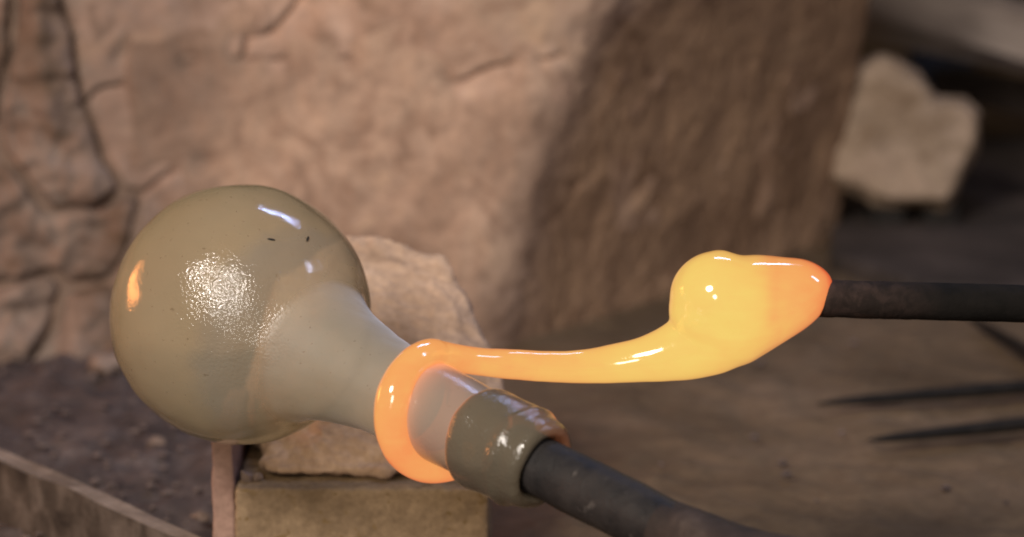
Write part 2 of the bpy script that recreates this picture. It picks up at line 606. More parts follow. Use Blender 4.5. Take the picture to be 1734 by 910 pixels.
# ------------------------------------------------------------------ furnace: rounded clay-covered masonry with joints
YW = 0.60                     # plan line of the face towards the viewer
U0, ULEN, VTOP = -0.80, 1.95, 0.30
DU = 0.0030
us = np.arange(0, ULEN, DU)
vs = np.arange(-0.01, VTOP, DU)


def px_uv(px, py):
    q = PY(px, py, YW)
    return (q.x - U0, q.z)


def corner_u(v):              # the corner leans: further right higher up
    lo, hi = px_uv(820, 600), px_uv(982, 30)
    return lo[0] + (hi[0] - lo[0]) * np.clip((v - lo[1]) / (hi[1] - lo[1]), 0, 1.4) ** 1.55


def smooth01(x):
    x = np.clip(x, 0, 1)
    return x * x * (3 - 2 * x)


UU, VV = np.meshgrid(us, vs)
uc = corner_u(VV)
len2 = 0.505 - (uc - px_uv(835, 600)[0]) * 1.25
head = R(54) * smooth01((UU - uc + 0.024) / 0.058) + R(48) * smooth01((UU - uc - len2) / 0.05)
# gentle turn of the left wing towards the viewer's side
head += R(13) * (1 - smooth01((UU - px_uv(40, 300)[0]) / 0.22))
ix = np.cumsum(np.cos(head) * DU, 1)
iy = np.cumsum(np.sin(head) * DU, 1)
j0 = int(np.argmin(np.abs(us - px_uv(500, 300)[0])))
PX = ix - ix[:, j0:j0 + 1] + U0 + us[j0]
PYY = iy - iy[:, j0:j0 + 1] + YW
PX, PYY = PX + 0.0, PYY + 0.0
NX, NY = np.sin(head), -np.cos(head)
flat = np.stack([UU.ravel(), VV.ravel(), np.zeros(UU.size)], 1)

stones = {
    'a': [(-700, -420), (22, -420), (30, 20), (16, 110), (4, 190), (-30, 250), (-200, 280), (-700, 270)],
    'b': [(26, -420), (100, -420), (104, -20), (124, 50), (134, 100), (150, 175), (176, 250), (204, 318), (150, 348), (84, 352), (60, 318), (42, 284), (8, 245), (6, 190), (20, 110), (34, 20)],
    'c': [(104, -420), (520, -420), (505, -12), (474, 42), (450, 58), (416, 62), (411, 98), (330, 103), (305, 114), (250, 121), (166, 150), (152, 168), (137, 95), (126, 40), (108, -20)],
    'd': [(523, -420), (3600, -420), (3600, 60), (1010, 84), (940, 98), (880, 108), (830, 113), (765, 133), (700, 116), (600, 96), (500, 98), (414, 103), (419, 66), (455, 62), (478, 46), (510, -12)],
    'e': [(154, 173), (168, 154), (250, 125), (307, 118), (333, 107), (412, 104), (500, 101), (600, 99), (700, 119), (765, 137), (832, 117), (882, 112), (940, 102), (1010, 88), (3600, 64), (3600, 900), (520, 900), (430, 560), (385, 330), (372, 268), (330, 272), (276, 297), (240, 322), (208, 314), (180, 250)],
    'f': [(-700, 278), (-30, 258), (4, 250), (38, 288), (56, 320), (82, 356), (152, 352), (206, 324), (232, 330), (224, 420), (196, 470), (120, 478), (92, 455), (-40, 470), (-700, 470)],
    'g': [(236, 330), (276, 302), (330, 278), (368, 274), (380, 330), (428, 570), (440, 640), (330, 600), (210, 500), (200, 474), (228, 420)],
    'h': [(-700, 476), (-40, 476), (88, 462), (112, 482), (90, 545), (52, 600), (44, 700), (30, 900), (-700, 900)],
    'i': [(118, 486), (196, 476), (208, 506), (326, 606), (330, 660), (260, 720), (120, 700), (60, 900), (52, 690), (58, 604), (96, 548)],
    'j': [(334, 608), (442, 646), (520, 900), (66, 900), (124, 704), (262, 724), (336, 664)],
}
amp_of = {'a': 1.7, 'b': 1.7, 'f': 1.7, 'h': 1.6, 'i': 1.5, 'j': 1.2, 'g': 1.0, 'c': 0.42, 'd': 0.40, 'e': 0.40}
lift_of = {'a': -0.012, 'b': 0.002, 'c': 0.0025, 'd': 0.004, 'e': 0.002, 'f': -0.006, 'g': 0.0, 'h': -0.004, 'i': 0.012, 'j': 0.010}


pits = [(312, 125, 300, 165, 7, 0.004), (300, 165, 288, 215, 8, 0.005), (240, 268, 350, 262, 9, 0.004), (350, 262, 378, 268, 8, 0.003), (505, 265, 530, 278, 12, 0.006),
        (685, 232, 695, 240, 9, 0.006), (640, 60, 690, 40, 12, 0.003), (835, 205, 850, 225, 14, 0.006), (470, 140, 480, 150, 8, 0.003), (200, 95, 214, 60, 8, 0.004),
        (880, 190, 905, 170, 14, 0.006), (1000, 150, 985, 118, 14, 0.006), (1020, 125, 1060, 118, 14, 0.004), (560, 330, 600, 322, 14, 0.003), (730, 330, 790, 300, 18, 0.003)]


def poly_dist(poly, pts):
    """Signed distance: positive inside."""
    P2 = np.array(poly)
    d = np.full(len(pts), 1e9)
    inside = np.zeros(len(pts), bool)
    for a, b in zip(P2, np.roll(P2, -1, 0)):
        e = b - a
        wv = pts - a
        t = np.clip((wv @ e) / (e @ e + 1e-12), 0, 1)
        d = np.minimum(d, np.hypot(*(wv - t[:, None] * e).T))
        c = (a[1] <= pts[:, 1]) != (b[1] <= pts[:, 1])
        xi = a[0] + (pts[:, 1] - a[1]) / (b[1] - a[1] + 1e-15) * e[0]
        inside ^= c & (pts[:, 0] < xi)
    return np.where(inside, d, -d)


warp = np.stack([fbm(flat, 22, 3), fbm(flat + 9.1, 22, 3)], 1) * 0.006
base_n = fbm(flat, 9, 3) * 0.010 + fbm(flat, 30, 4, 0.55) * 0.0065
fine_n = fbm(flat, 90, 3, 0.6) * 0.0014
# the sheltered flank beyond the corner carries a vertical trowelled grain
vert = fbm(flat * np.array([1, 0.4, 1]) + warp[:, :1] * 6, 17, 4, 0.55) * 0.0026
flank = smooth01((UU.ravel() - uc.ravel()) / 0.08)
craters = -0.0 * np.exp(-((fbm(flat + 4.4, 13, 2)) / 0.06) ** 2) * (fbm(flat + 21.0, 9, 2) > 0.12)


def surf(h):
    h = h.reshape(UU.shape)
    return np.stack([(PX + NX * h).ravel(), (PYY + NY * h).ravel(), VV.ravel()], 1)


nu = len(us)
quad = (np.arange(len(vs) - 1)[:, None] * nu + np.arange(nu - 1)[None, :]).ravel()
furn = empty('furnace', (0.0, YW, 0.0))
tag(furn, 'large rounded furnace of cracked brown clay and stone behind the glass bubble', 'furnace')
for key, poly in stones.items():
    pu = [px_uv(*q) for q in poly]
    d = poly_dist(pu, flat[:, :2] + warp)
    wdt = 0.010 if key in 'abfhij' else 0.0055
    drop = -0.030 * (1 - smooth01((d + 0.004) / wdt)) ** 1.3
    h = base_n * amp_of[key] * (1 - 0.3 * flank) + fine_n + craters * (1 - flank) + vert * flank + drop + lift_of[key] * smooth01(d / 0.03)
    if key in 'abfhij':
        h += fbm(flat + 31.0, 45, 3, 0.6) * 0.007
    if key in 'cde':
        for (x0, y0, x1, y1, wd, dp) in pits:
            a_, b_ = np.array(px_uv(x0, y0)), np.array(px_uv(x1, y1))
            e_ = b_ - a_
            wv_ = flat[:, :2] + warp * 1.2 - a_
            tt_ = np.clip(wv_ @ e_ / (e_ @ e_), 0, 1)
            h -= dp * np.exp(-(np.hypot(*(wv_ - tt_[:, None] * e_).T) / (wd * 0.00043)) ** 2)
    keep = d > -0.0055
    qk = quad[keep[quad] & keep[quad + 1] & keep[quad + nu] & keep[quad + nu + 1]]
    if not len(qk):
        continue
    faces = np.stack([qk, qk + 1, qk + 1 + nu, qk + nu], 1)
    used, inv = np.unique(faces, return_inverse=True)
    me = mesh_from(surf(h)[used], inv.reshape(-1, 4).tolist(), 'stone')
    add_attr(me, 'flank_tint', np.clip(flank[used] + fbm(flat[used] * np.array([1, 0.3, 1]), 15, 3) * 0.9 * flank[used], 0, 1))  # browner tint over the flank beyond the corner, broken up by noise
    add_attr(me, 'left_falloff', np.clip(1 - smooth01((flat[used, 0] - px_uv(230, 300)[0]) / 0.17) + fbm(flat[used], 12, 3) * 0.5, 0, 1))  # painted fall-off of light: clay darkens towards the left
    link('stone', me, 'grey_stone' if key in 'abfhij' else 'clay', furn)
rough_side = 1 - smooth01((UU.ravel() - px_uv(165, 300)[0]) / 0.03)
dip = np.zeros(UU.size)
for (x, y, sx, dp) in ((415, 85, 22, 1.0), (455, 58, 20, 0.8), (488, 20, 30, 1.2), (180, 150, 25, 0.7), (320, 108, 18, 0.5), (470, 102, 22, 0.55), (795, 124, 32, 1.2), (845, 112, 26, 1.1),
                       (585, 97, 20, 0.4), (240, 322, 26, 1.1), (280, 298, 22, 0.8), (345, 272, 24, 0.5), (935, 105, 24, 0.8), (960, 150, 20, 0.6)):
    cu = px_uv(x, y)
    dip += dp * np.exp(-((UU.ravel() - cu[0]) ** 2 + (VV.ravel() - cu[1]) ** 2) / (sx * 0.00043) ** 2)
mort = surf(base_n * 0.40 * (1 - 0.45 * flank) * (1 + rough_side) - 0.013 * rough_side + (1 - rough_side) * (0.0022 - 0.0095 * np.clip(dip, 0, 1.3)) + vert * flank + fine_n)
me = mesh_from(mort, np.stack([quad, quad + 1, quad + 1 + nu, quad + nu], 1).tolist(), 'mortar')
add_attr(me, 'flank_tint', flank)
add_attr(me, 'left_falloff', np.clip(1 - smooth01((flat[:, 0] - px_uv(230, 300)[0]) / 0.17) + fbm(flat, 12, 3) * 0.5 + dip * 0.7, 0, 1))  # painted light fall-off to the left; crack dips darkened as well
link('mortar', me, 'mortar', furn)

top = [Vector(p) for p in surf(np.full(UU.size, -0.010)).reshape(len(vs), nu, 3)[-1][::6]]
top = [Vector((p.x, p.y, VTOP - 0.006)) for p in top]
V = top + [Vector((p.x * 0.6 + top[0].x * 0.4, 1.45, VTOP + 0.01)) for p in top]
F = [(i, i + 1, len(top) + i + 1, len(top) + i) for i in range(len(top) - 1)]
link('furnace_top', mesh_from(V, F), 'clay', furn)

# ------------------------------------------------------------------ dark back of the workshop
bw = link('back_wall', rock(box_pts(1.1, 2.75, 0.5, 3.2, 0.12, 1.2, 0), 0.03, 2, 0.02, 6), 'soot_wall')
tag(bw, 'soot black wall in the dark gap right of the furnace', 'wall')

# ================================================================== THINGS BEHIND
# sooty plate on the floor at the right of the furnace
def slab(corners, z0, z1, vox, sm, amp, scale):
    pts = []
    for c in corners:
        pts += [Vector((c.x, c.y, z0)), Vector((c.x, c.y, z1))]
    return rock(pts, vox, sm, amp, scale)


pl = link('iron_plate', slab([PZ(1405, 428, 0.012), PZ(1550, 478, 0.012), PZ(1960, 505, 0.012), PZ(1960, 230, 0.012), PZ(1405, 230, 0.012)], -0.012, 0.012, 0.006, 1, 0.002, 25), 'soot_plate')
tag(pl, 'dark sooty plate on the floor beneath the pale stone, right of the furnace', 'plate')

# pale stone standing at the right end of the furnace
D = 2.53
def wedge(ps, cx, cy):
    return hull([P(x, y, D) for x, y in ps] + [P(cx + (x - cx) * 0.84, cy + (y - cy) * 0.84, D - 0.03) for x, y in ps] + [P(cx + (x - cx) * 0.8, cy + (y - cy) * 0.8, D + 0.09) for x, y in ps])


parts_ = []
for ps, cx, cy in (([(1395, 140), (1450, 110), (1500, 84), (1528, 104), (1580, 150), (1610, 240), (1470, 326), (1395, 318)], 1490, 200),
                   ([(1480, 205), (1560, 160), (1640, 166), (1666, 190), (1660, 250), (1634, 300), (1604, 356), (1560, 352), (1480, 346), (1440, 325), (1450, 270)], 1560, 260)):
    h_ = wedge(ps, cx, cy)
    parts_.append(([v.co.copy() for v in h_.vertices], [tuple(p.vertices) for p in h_.polygons]))
me = voxel(mesh_from(*join(parts_)), 0.004, 3)
c, n = co_of(me), no_of(me)
set_co(me, c + n * (fbm(c, 24, 4) * 0.009)[:, None])
o = link('stone_block', me, 'pale_stone')
tag(o, 'pale tan broken stone block at the upper right beside the furnace', 'stone')
# two dark stubs that carry it
for k, (x, y) in enumerate([(1500, 352), (1588, 356)]):
    a = P(x, y, D + 0.03)
    o = link('brick_stub', rock(box_pts(a.x, a.y, (a.z + 0.006) / 2 + 0.004, 0.03, 0.06, max(a.z, 0.012) + 0.006), 0.003, 2, 0.002, 40), 'soot_wall')
    tag(o, ['sooty brick stub under the left end of the pale stone block', 'sooty brick stub under the right end of the pale stone block'][k], 'brick', 'stubs under the pale stone')


def beam(name, a, b, thick, depth, mat, label, cat, sag=0.0):
    """A rough squared timber from a to b (top edge line towards the viewer)."""
    L = (b - a).length
    n = max(8, int(L / 0.012))
    m = 4
    V, F = [], []
    ang = math.atan2(b.y - a.y, b.x - a.x)
    ring = []
    for s in range(m):
        ring.append((-0.5 + s / m, 0.5))
    for s in range(m):
        ring.append((0.5, 0.5 - s / m))
    for s in range(m):
        ring.append((0.5 - s / m, -0.5))
    for s in range(m):
        ring.append((-0.5, -0.5 + s / m))
    k = len(ring)
    for i in range(n + 1):
        f = i / n
        for (u, v_) in ring:
            V.append((f * L, (u + 0.5) * depth, (v_ - 0.5) * thick))
    for i in range(n):
        for s in range(k):
            s2 = (s + 1) % k
            F.append((i * k + s, i * k + s2, (i + 1) * k + s2, (i + 1) * k + s))
    F.append(tuple(range(k)))
    F.append(tuple(n * k + s for s in reversed(range(k))))
    c = np.array(V)
    c[:, 1] += fbm(c * np.array([0.3, 1, 1]) + 5, 30, 3) * thick * 0.06
    c[:, 2] += fbm(c * np.array([0.3, 1, 1]) + 15, 30, 3) * thick * 0.06
    me = mesh_from(c, F, name)
    bm = bmesh.new()
    bm.from_mesh(me)
    bmesh.ops.recalc_face_normals(bm, faces=bm.faces)
    bm.to_mesh(me)
    bm.free()
    o = link(name, me, mat, smooth=False)
    tilt = math.asin((b.z - a.z) / L)
    o.location = a
    o.rotation_euler = (Matrix.Rotation(ang, 3, 'Z') @ Matrix.Rotation(-tilt, 3, 'Y')).to_euler()
    tag(o, label, cat)
    return o


beam('timber_beam', PZ(1400, 2, 0.135), PZ(2050, 118, 0.135), 0.036, 0.05, 'old_wood', 'grey wooden beam crossing the upper right corner above the pale stone', 'beam')
beam('timber_beam', PZ(1440, -50, 0.185), PZ(2050, 100, 0.185), 0.045, 0.05, 'old_wood', 'topmost grey wooden beam, cut off by the upper right corner', 'beam')
beam('timber_beam', PZ(1580, 118, 0.072), PZ(2050, 210, 0.072), 0.030, 0.05, 'soot_plate', 'dark wooden beam under the two grey beams at the right edge', 'beam')
a = PZ(1612, 150, 0.02)
o = link('enamel_box', rock(box_pts(a.x + 0.01, a.y + 0.16, 0.045, 0.075, 0.04, 0.09, 0.2), 0.004, 2, 0.001, 30), 'blue_cloth')
tag(o, 'dark blue object glimpsed behind the pale stone', 'box')
a = PZ(1990, 300, 0.0)
o = link('beam_support', rock(box_pts(a.x + 0.02, a.y + 0.22, 0.07, 0.09, 0.3, 0.15, 0.3), 0.006, 2, 0.003, 25), 'soot_plate')
tag(o, 'sooty stone pier carrying the beams at the right edge', 'pier')


def taper_bar(name, a, b, r0, r1, label):
    n = 24
    path = []
    for i in range(n + 1):
        f = i / n
        p = a.lerp(b, f)
        path.append((p.x, p.y, p.z, (r0 + (r1 - r0) * min(1, f * 1.8)) * (1 - 0.7 * math.exp(-f * 14))))
    V, F = tube(path, 10)
    o = link(name, mesh_from(V, F, name), 'dark_iron')
    tag(o, label, 'bar')
    return o


taper_bar('iron_bar', PZ(1385, 684, 0.008), PZ(1850, 646, 0.010), 0.003, 0.0050, 'upper of two thin dark iron bars lying on the floor at lower right')
taper_bar('iron_bar', PZ(1470, 746, 0.007), PZ(1850, 706, 0.009), 0.003, 0.0048, 'lower of two thin dark iron bars lying on the floor at lower right')
taper_bar('iron_bar', PZ(1640, 538, 0.008), PZ(1850, 662, 0.010), 0.0035, 0.006, 'dark bar slanting down to the right edge under the black rod')

# ledge of wood at the lower left
beam('wooden_plank', PZ(-330, 628, 0.035), PZ(420, 968, 0.035), 0.042, 0.013, 'old_wood', 'weathered plank on edge crossing the lower left corner', 'plank')

pk = bpy.data.objects['wooden_plank'].data
pk.materials[0] = mineral('lit_wood_top', [(0.32, (0.10, 0.078, 0.062)), (0.5, (0.16, 0.13, 0.108)), (0.68, (0.21, 0.175, 0.15))], 30, 130, 0.9, 0.6, 0.002)
pk.materials.append(mineral('shaded_wood_face', [(0.34, (0.022, 0.017, 0.014)), (0.5, (0.052, 0.042, 0.034)), (0.66, (0.10, 0.083, 0.070))], 34, 130, 0.9, 0.6, 0.003))
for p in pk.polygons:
    if p.normal.z < 0.7:  # lit top and shaded sides of the plank painted by face direction
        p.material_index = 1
# loose chips of stone on the ashy ground at the left
rr = random.Random(5)
chips = [(265, 758, 0.0065, 'grey_stone', 'small whitish stone chip on the dark ground left of the brick'),
         (336, 885, 0.006, 'grey_stone', 'small reddish brick chip on the ground at the foot of the terracotta tile'),
         (190, 630, 0.016, 'grey_stone', 'grey rubble stone on the ground beside the furnace foot, left of the bubble')]
for (x, y, r, mat, lab) in chips:
    c = PZ(x, y, 0.0)
    pts = []
    for k in range(14):
        v = Vector((rr.gauss(0, 1), rr.gauss(0, 1), rr.gauss(0, 1))).normalized()
        pts.append(Vector((c.x + v.x * r * 1.25, c.y + v.y * r, r * 0.45 + v.z * r * 0.7)))
    tag(link('rubble_stone', rock(pts, r * 0.12, 2, r * 0.15, 0.9 / r), mat), lab, 'stone', 'loose stones on the ground')

# grit and ash crumbs strewn over the ground: nobody could count them
gr = random.Random(9)
GV, GF = [], []
tet = [Vector(v).normalized() for v in ((1, 0.2, 0), (-1, 0, 0.3), (0.1, 1, -0.2), (0, -1, 0.2), (0.2, 0, 1), (0, 0.1, -1))]
octf = [(0, 2, 4), (2, 1, 4), (1, 3, 4), (3, 0, 4), (2, 0, 5), (1, 2, 5), (3, 1, 5), (0, 3, 5)]
for k in range(1060):
    lft = k < 1000
    x = gr.uniform(-0.55, -0.12) if lft else gr.uniform(-0.1, 0.6)
    y = gr.uniform(0.0, 0.62)
    r = 0.0010 + 0.0032 * gr.random() ** 3
    m = len(GV)
    for v in tet:
        q = v * r * gr.uniform(0.7, 1.3)
        GV.append(Vector((x + q.x * 1.2, y + q.y, q.z * 0.7 + r * 0.2)))
    GF += [tuple(i + m for i in f) for f in octf]
gt = link('grit', mesh_from(GV, GF), 'ash', smooth=False)
gt['kind'] = 'stuff'
gt['label'] = 'fine grit and ash crumbs strewn over the ground'

# ================================================================== BRICK, TILE AND ROCK UNDER THE BUBBLE
b0, b1 = P(397, 828, 1.53), P(828, 828, 1.53)
zt = b0.z
bw_, bd_ = b1.x - b0.x, 0.125
me = voxel(hull(box_pts((b0.x + b1.x) / 2, b0.y + bd_ / 2, zt / 2, bw_, bd_, zt)), 0.0018, 7)
c, n = co_of(me), no_of(me)
dd = fbm(c, 60, 4, 0.6) * 0.0016 + fbm(c, 300, 2) * 0.0005 - 0.006 * np.maximum(0, fbm(c + 2.0, 55, 2) - 0.42)
set_co(me, c + n * dd[:, None])
tag(link('firebrick', me, 'firebrick'), 'buff firebrick lying flat under the rock below the bubble', 'brick')

t0, t1 = P(360, 760, 1.54), P(399, 760, 1.54)
zt2 = P(380, 728, 1.54).z
me = voxel(hull(box_pts((t0.x + b0.x) / 2 - 0.0006, b0.y + 0.006 + 0.05, zt2 / 2, b0.x - t0.x - 0.0012, 0.10, zt2)), 0.0012, 6)
c, n = co_of(me), no_of(me)
set_co(me, c + n * (fbm(c, 45, 4, 0.55) * 0.0016)[:, None])
tag(link('terracotta_tile', me, 'terracotta'), 'upright pinkish terracotta tile against the left end of the firebrick', 'tile')

pts = [P(450, 806, 1.548), P(470, 814, 1.545), P(800, 812, 1.55), P(845, 790, 1.57), P(855, 700, 1.60), P(850, 650, 1.612), P(832, 590, 1.63), P(802, 522, 1.645),
       P(760, 440, 1.655), P(745, 430, 1.66), P(640, 400, 1.66), P(590, 396, 1.66), P(470, 470, 1.665), P(430, 620, 1.64), P(438, 740, 1.58),
       P(560, 735, 1.556), P(700, 745, 1.56)]
back = [p + Vector((-0.012, 0.06, -0.040)) for p in pts[4:14]] + [P(460, 812, 1.545) + Vector((0.01, 0.09, 0)), P(830, 812, 1.55) + Vector((-0.01, 0.09, 0))]
pts = [Vector((p.x, p.y, max(p.z, zt + 0.0035))) for p in pts + back]
me = rock(pts, 0.0016, 3, 0.0032, 30, 3, 0.0)
c = co_of(me)
n = no_of(me)
lip = np.exp(-((c[:, 2] - zt - 0.004) / 0.004) ** 2) * np.maximum(0, fbm(c, 50, 2)) * 0.010
set_co(me, c + n * (fbm(c, 130, 3, 0.6) * 0.0016 + lip)[:, None])
tag(link('rock', me, 'rock'), 'tan rock resting on the firebrick behind the neck of the bubble', 'rock')
for k, (x, y, r, lab) in enumerate([(420, 806, 0.0055, 'larger crumb of stone on the left end of the firebrick'),
                                    (437, 812, 0.0035, 'smaller crumb of stone between the rock and the larger crumb')]):
    c0 = P(x, y, 1.545)
    pts = []
    for q in range(14):
        v = Vector((rr.gauss(0, 1), rr.gauss(0, 1), rr.gauss(0, 1))).normalized()
        pts.append(Vector((c0.x + v.x * r, c0.y + v.y * r, zt + r * 0.6 + v.z * r)))
    tag(link('stone_crumb', rock(pts, r * 0.12, 2, r * 0.12, 0.9 / r), 'grey_stone'), lab, 'stone', 'crumbs on the brick')

# ================================================================== GLASS BUBBLE ON THE BLOWPIPE
END = P(1300, 985, 1.238)
AX = (END - BULB).normalized()
E1 = (UP * 0.8915 + RT * 0.4529)
E1 = (E1 - AX * E1.dot(AX)).normalized()
E2 = AX.cross(E1)
if E2.dot(FWD) > 0:
    E2 = -E2                        # towards the viewer and left


def station(px):
    """Axial distance from the bubble's centre whose image lies at photo column px."""
    lo, hi = 0.0, 0.6
    for _ in range(50):
        m = (lo + hi) / 2
        q = BULB + AX * m - CAM
        if CX + FPX * q.dot(RT) / q.dot(FWD) < px:
            lo = m
        else:
            hi = m
    return lo


S_RING, S_COL, S_END = station(706), station(812), station(921)


def lathe(profile, segs=96, wob=0.0, seed=0.0, closed=False, crz=None):
    V, F, T = [], [], []
    for (t, r) in profile:
        for k in range(segs):
            a = 2 * math.pi * k / segs
            V.append(BULB + AX * t + (E1 * math.cos(a) + E2 * math.sin(a)) * r)
            T.append(t)
    for i in range(len(profile) - 1):
        for k in range(segs):
            k2 = (k + 1) % segs
            F.append((i * segs + k, i * segs + k2, (i + 1) * segs + k2, (i + 1) * segs + k))
    if closed:
        F.append(tuple(reversed(range(segs))))
        F.append(tuple((len(profile) - 1) * segs + k for k in range(segs)))
    me = mesh_from(V, F)
    bm = bmesh.new()
    bm.from_mesh(me)
    bmesh.ops.remove_doubles(bm, verts=bm.verts, dist=1e-6)
    bmesh.ops.recalc_face_normals(bm, faces=bm.faces)
    bm.to_mesh(me)
    bm.free()
    if wob:
        c, n = co_of(me), no_of(me)
        set_co(me, c + n * (fbm(c + seed, 28, 3) * wob)[:, None])
    c = co_of(me)
    cen, dr = mirror(392, 525)
    add_attr(me, 'crizzle', 0.14 + 0.86 * smooth01(1.5 - np.linalg.norm(c - np.array(cen), axis=1) / 0.033) if crz is None else np.full(len(c), crz))
    add_attr(me, 'axial', ((c - np.array(BULB)) @ np.array(AX)) / RB)
    return me


prof = []
for k in range(41):
    a = math.pi * (1 - k / 40 * 0.785)
    prof.append((RB * math.cos(a), RB * math.sin(a) + 1e-5))
tail = [prof[-2], prof[-1], (RB * 0.90, RB * 0.535), (RB * 1.10, RB * 0.455), (RB * 1.35, RB * 0.40), (RB * 1.62, RB * 0.365), (S_RING, RB * 0.345)]
sm_tail = [tuple(q) for q in catmull(tail, 8)]
prof = prof[:-1] + [q for q in sm_tail[8:]]
bub = empty('glass_bubble', BULB + Vector((0, 0, -RB)))
tag(bub, 'milky olive glass bubble with round bulb and tapering neck, lying above the rock', 'glass bubble')
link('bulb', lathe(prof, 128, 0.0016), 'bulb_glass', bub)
RN = 0.0236
nprof = [tuple(q) for q in catmull([(S_RING - 0.004, RB * 0.345), (S_RING + 0.006, RN * 1.0), (S_RING + 0.014, RN), (S_COL - 0.004, RN * 0.95), (S_COL + 0.004, RN * 0.90), (S_COL + 0.02, RN * 0.8)], 8)]
me = lathe(nprof, 96, 0.0010, 3.0, crz=0.4)
ta = (co_of(me) - np.array(BULB)) @ np.array(AX)
add_attr(me, 'spill_glow', np.exp(-np.maximum(0, ta - S_RING - 0.009) / 0.0075))  # coil's light inside the neck, painted as emission
link('neck', me, 'neck_glass', bub)
RC = 0.0252
cprof = [tuple(q) for q in catmull([(S_COL + 0.006, RN * 0.75), (S_COL - 0.001, RN * 0.90), (S_COL + 0.0015, RC * 0.97), (S_COL + 0.008, RC), (S_COL + 0.016, RC * 0.985), (S_COL + 0.024, RC * 0.95), (S_COL + 0.0285, RC * 0.965),
                                    (S_END - 0.010, RC * 0.90), (S_END - 0.003, RC * 0.86), (S_END, RC * 0.78), (S_END + 0.0005, RC * 0.66), (S_END - 0.004, 0.0145), (S_END - 0.02, 0.0135)], 8)]
me = lathe(cprof, 96, 0.0030, 7.0, crz=0.7)
ta = (co_of(me) - np.array(BULB)) @ np.array(AX)
rad = co_of(me) - np.array(BULB) - ta[:, None] * np.array(AX)
rad /= np.linalg.norm(rad, axis=1)[:, None] + 1e-9
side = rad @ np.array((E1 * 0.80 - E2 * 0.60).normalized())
add_attr(me, 'spill_glow', np.exp(-np.maximum(0, ta - S_COL + 0.001) / 0.0008) + 1.5 * np.exp(-((1 - side) / 0.10) ** 2) * (ta > S_COL) * smooth01((S_END - 0.001 - ta) / 0.004))  # trail's orange reflection painted as emission on lip and top ridge
link('collar', me, 'collar_glass', bub)
for (x, y, an) in ((459, 407, 0.3), (520, 406, -0.7)):
    v = (P(x, y, 1.46) - CAM).normalized()
    oc = CAM - BULB
    bq = v.dot(oc)
    tt = -bq - math.sqrt(bq * bq - (oc.length_squared - RB * RB))
    q = CAM + v * tt
    V, F = ball((0, 0, 0), 0.0022, 10, 6, (1, 0.2, 0.28))
    f = link('soot_fleck', mesh_from(V, F), 'soot_fleck')
    f.parent = bub
    nn = (q - BULB).normalized()
    f.matrix_world = Matrix.Translation(q - bub.location + nn * 0.0006) @ (nn.to_track_quat('-Y', 'Z').to_matrix() @ Matrix.Rotation(an, 3, 'Y')).to_4x4()
    f.matrix_parent_inverse = Matrix.Identity(4)

# blowpipe
path = []
for i in range(60):
    s = S_END - 0.02 + (0.75) * i / 59
    p = BULB + AX * s
    path.append((p.x, p.y, p.z, 0.0143))
V, F = tube(path, 40)
me = mesh_from(V, F)
c, n = co_of(me), no_of(me)
set_co(me, c + n * (fbm(c, 60, 4, 0.6) * 0.0009)[:, None])
pipe = tag(link('blowpipe', me, 'pipe_iron'), 'thick grey black iron blowpipe stuck in the glass collar', 'blowpipe')
s0 = station(1120)
gp = [tuple(q) for q in catmull([(s0 + 0.002, 0.0138), (s0 + 0.012, 0.0147), (s0 + 0.045, 0.0190), (s0 + 0.085, 0.0270), (s0 + 0.12, 0.0300), (s0 + 0.22, 0.0300)], 10)]
me = lathe(gp, 64, 0.0022, 12.0)
o = link('grip_wrap', me, 'grip')
o.parent = pipe

# ================================================================== MOLTEN GLASS AND PUNTY ROD
CR = BULB + AX * S_RING
RCOIL = 0.0264
coil = []
for k in range(0, 25):
    ph = R(236 - k * (236 / 24))
    off = 0.0165 * (max(0, ph) / math.pi) ** 1.4
    p = CR + AX * off + (E1 * math.cos(ph) + E2 * math.sin(ph)) * RCOIL
    r = 0.0088 - 0.0016 * max(0, math.cos(ph)) - 0.0007 * max(0, -math.cos(ph))
    coil.append((p.x, p.y, p.z, r))
dtop = (Vector(coil[-1][:3]) - CAM).dot(FWD)


def sec(x, y, rpx, d):
    p = P(x, y, d)
    return (p.x, p.y, p.z, rpx / FPX * d)


trail = [sec(806, 612, 24, dtop + 0.016), sec(870, 618, 26, dtop + 0.028), sec(960, 622, 27.5, dtop + 0.035), sec(1040, 616, 33, dtop + 0.038), sec(1105, 606, 41, dtop + 0.038),
         sec(1165, 588, 57, dtop + 0.038), sec(1215, 562, 68, dtop + 0.038), sec(1245, 542, 60, dtop + 0.038), sec(1268, 532, 50, dtop + 0.038), sec(1280, 525, 25, dtop + 0.038)]
DG = dtop + 0.038
full = catmull(coil + trail, 5)
pieces = [tube(full, 40)]
for (bx, by, br, bd) in ((1214, 505, 80, -0.006), (1232, 512, 81, -0.0055), (1252, 518, 82, -0.004), (1208, 525, 76, -0.005), (1240, 538, 78, -0.004)):
    pieces.append(ball(P(bx, by, DG + bd), br / FPX * DG, 40, 28))
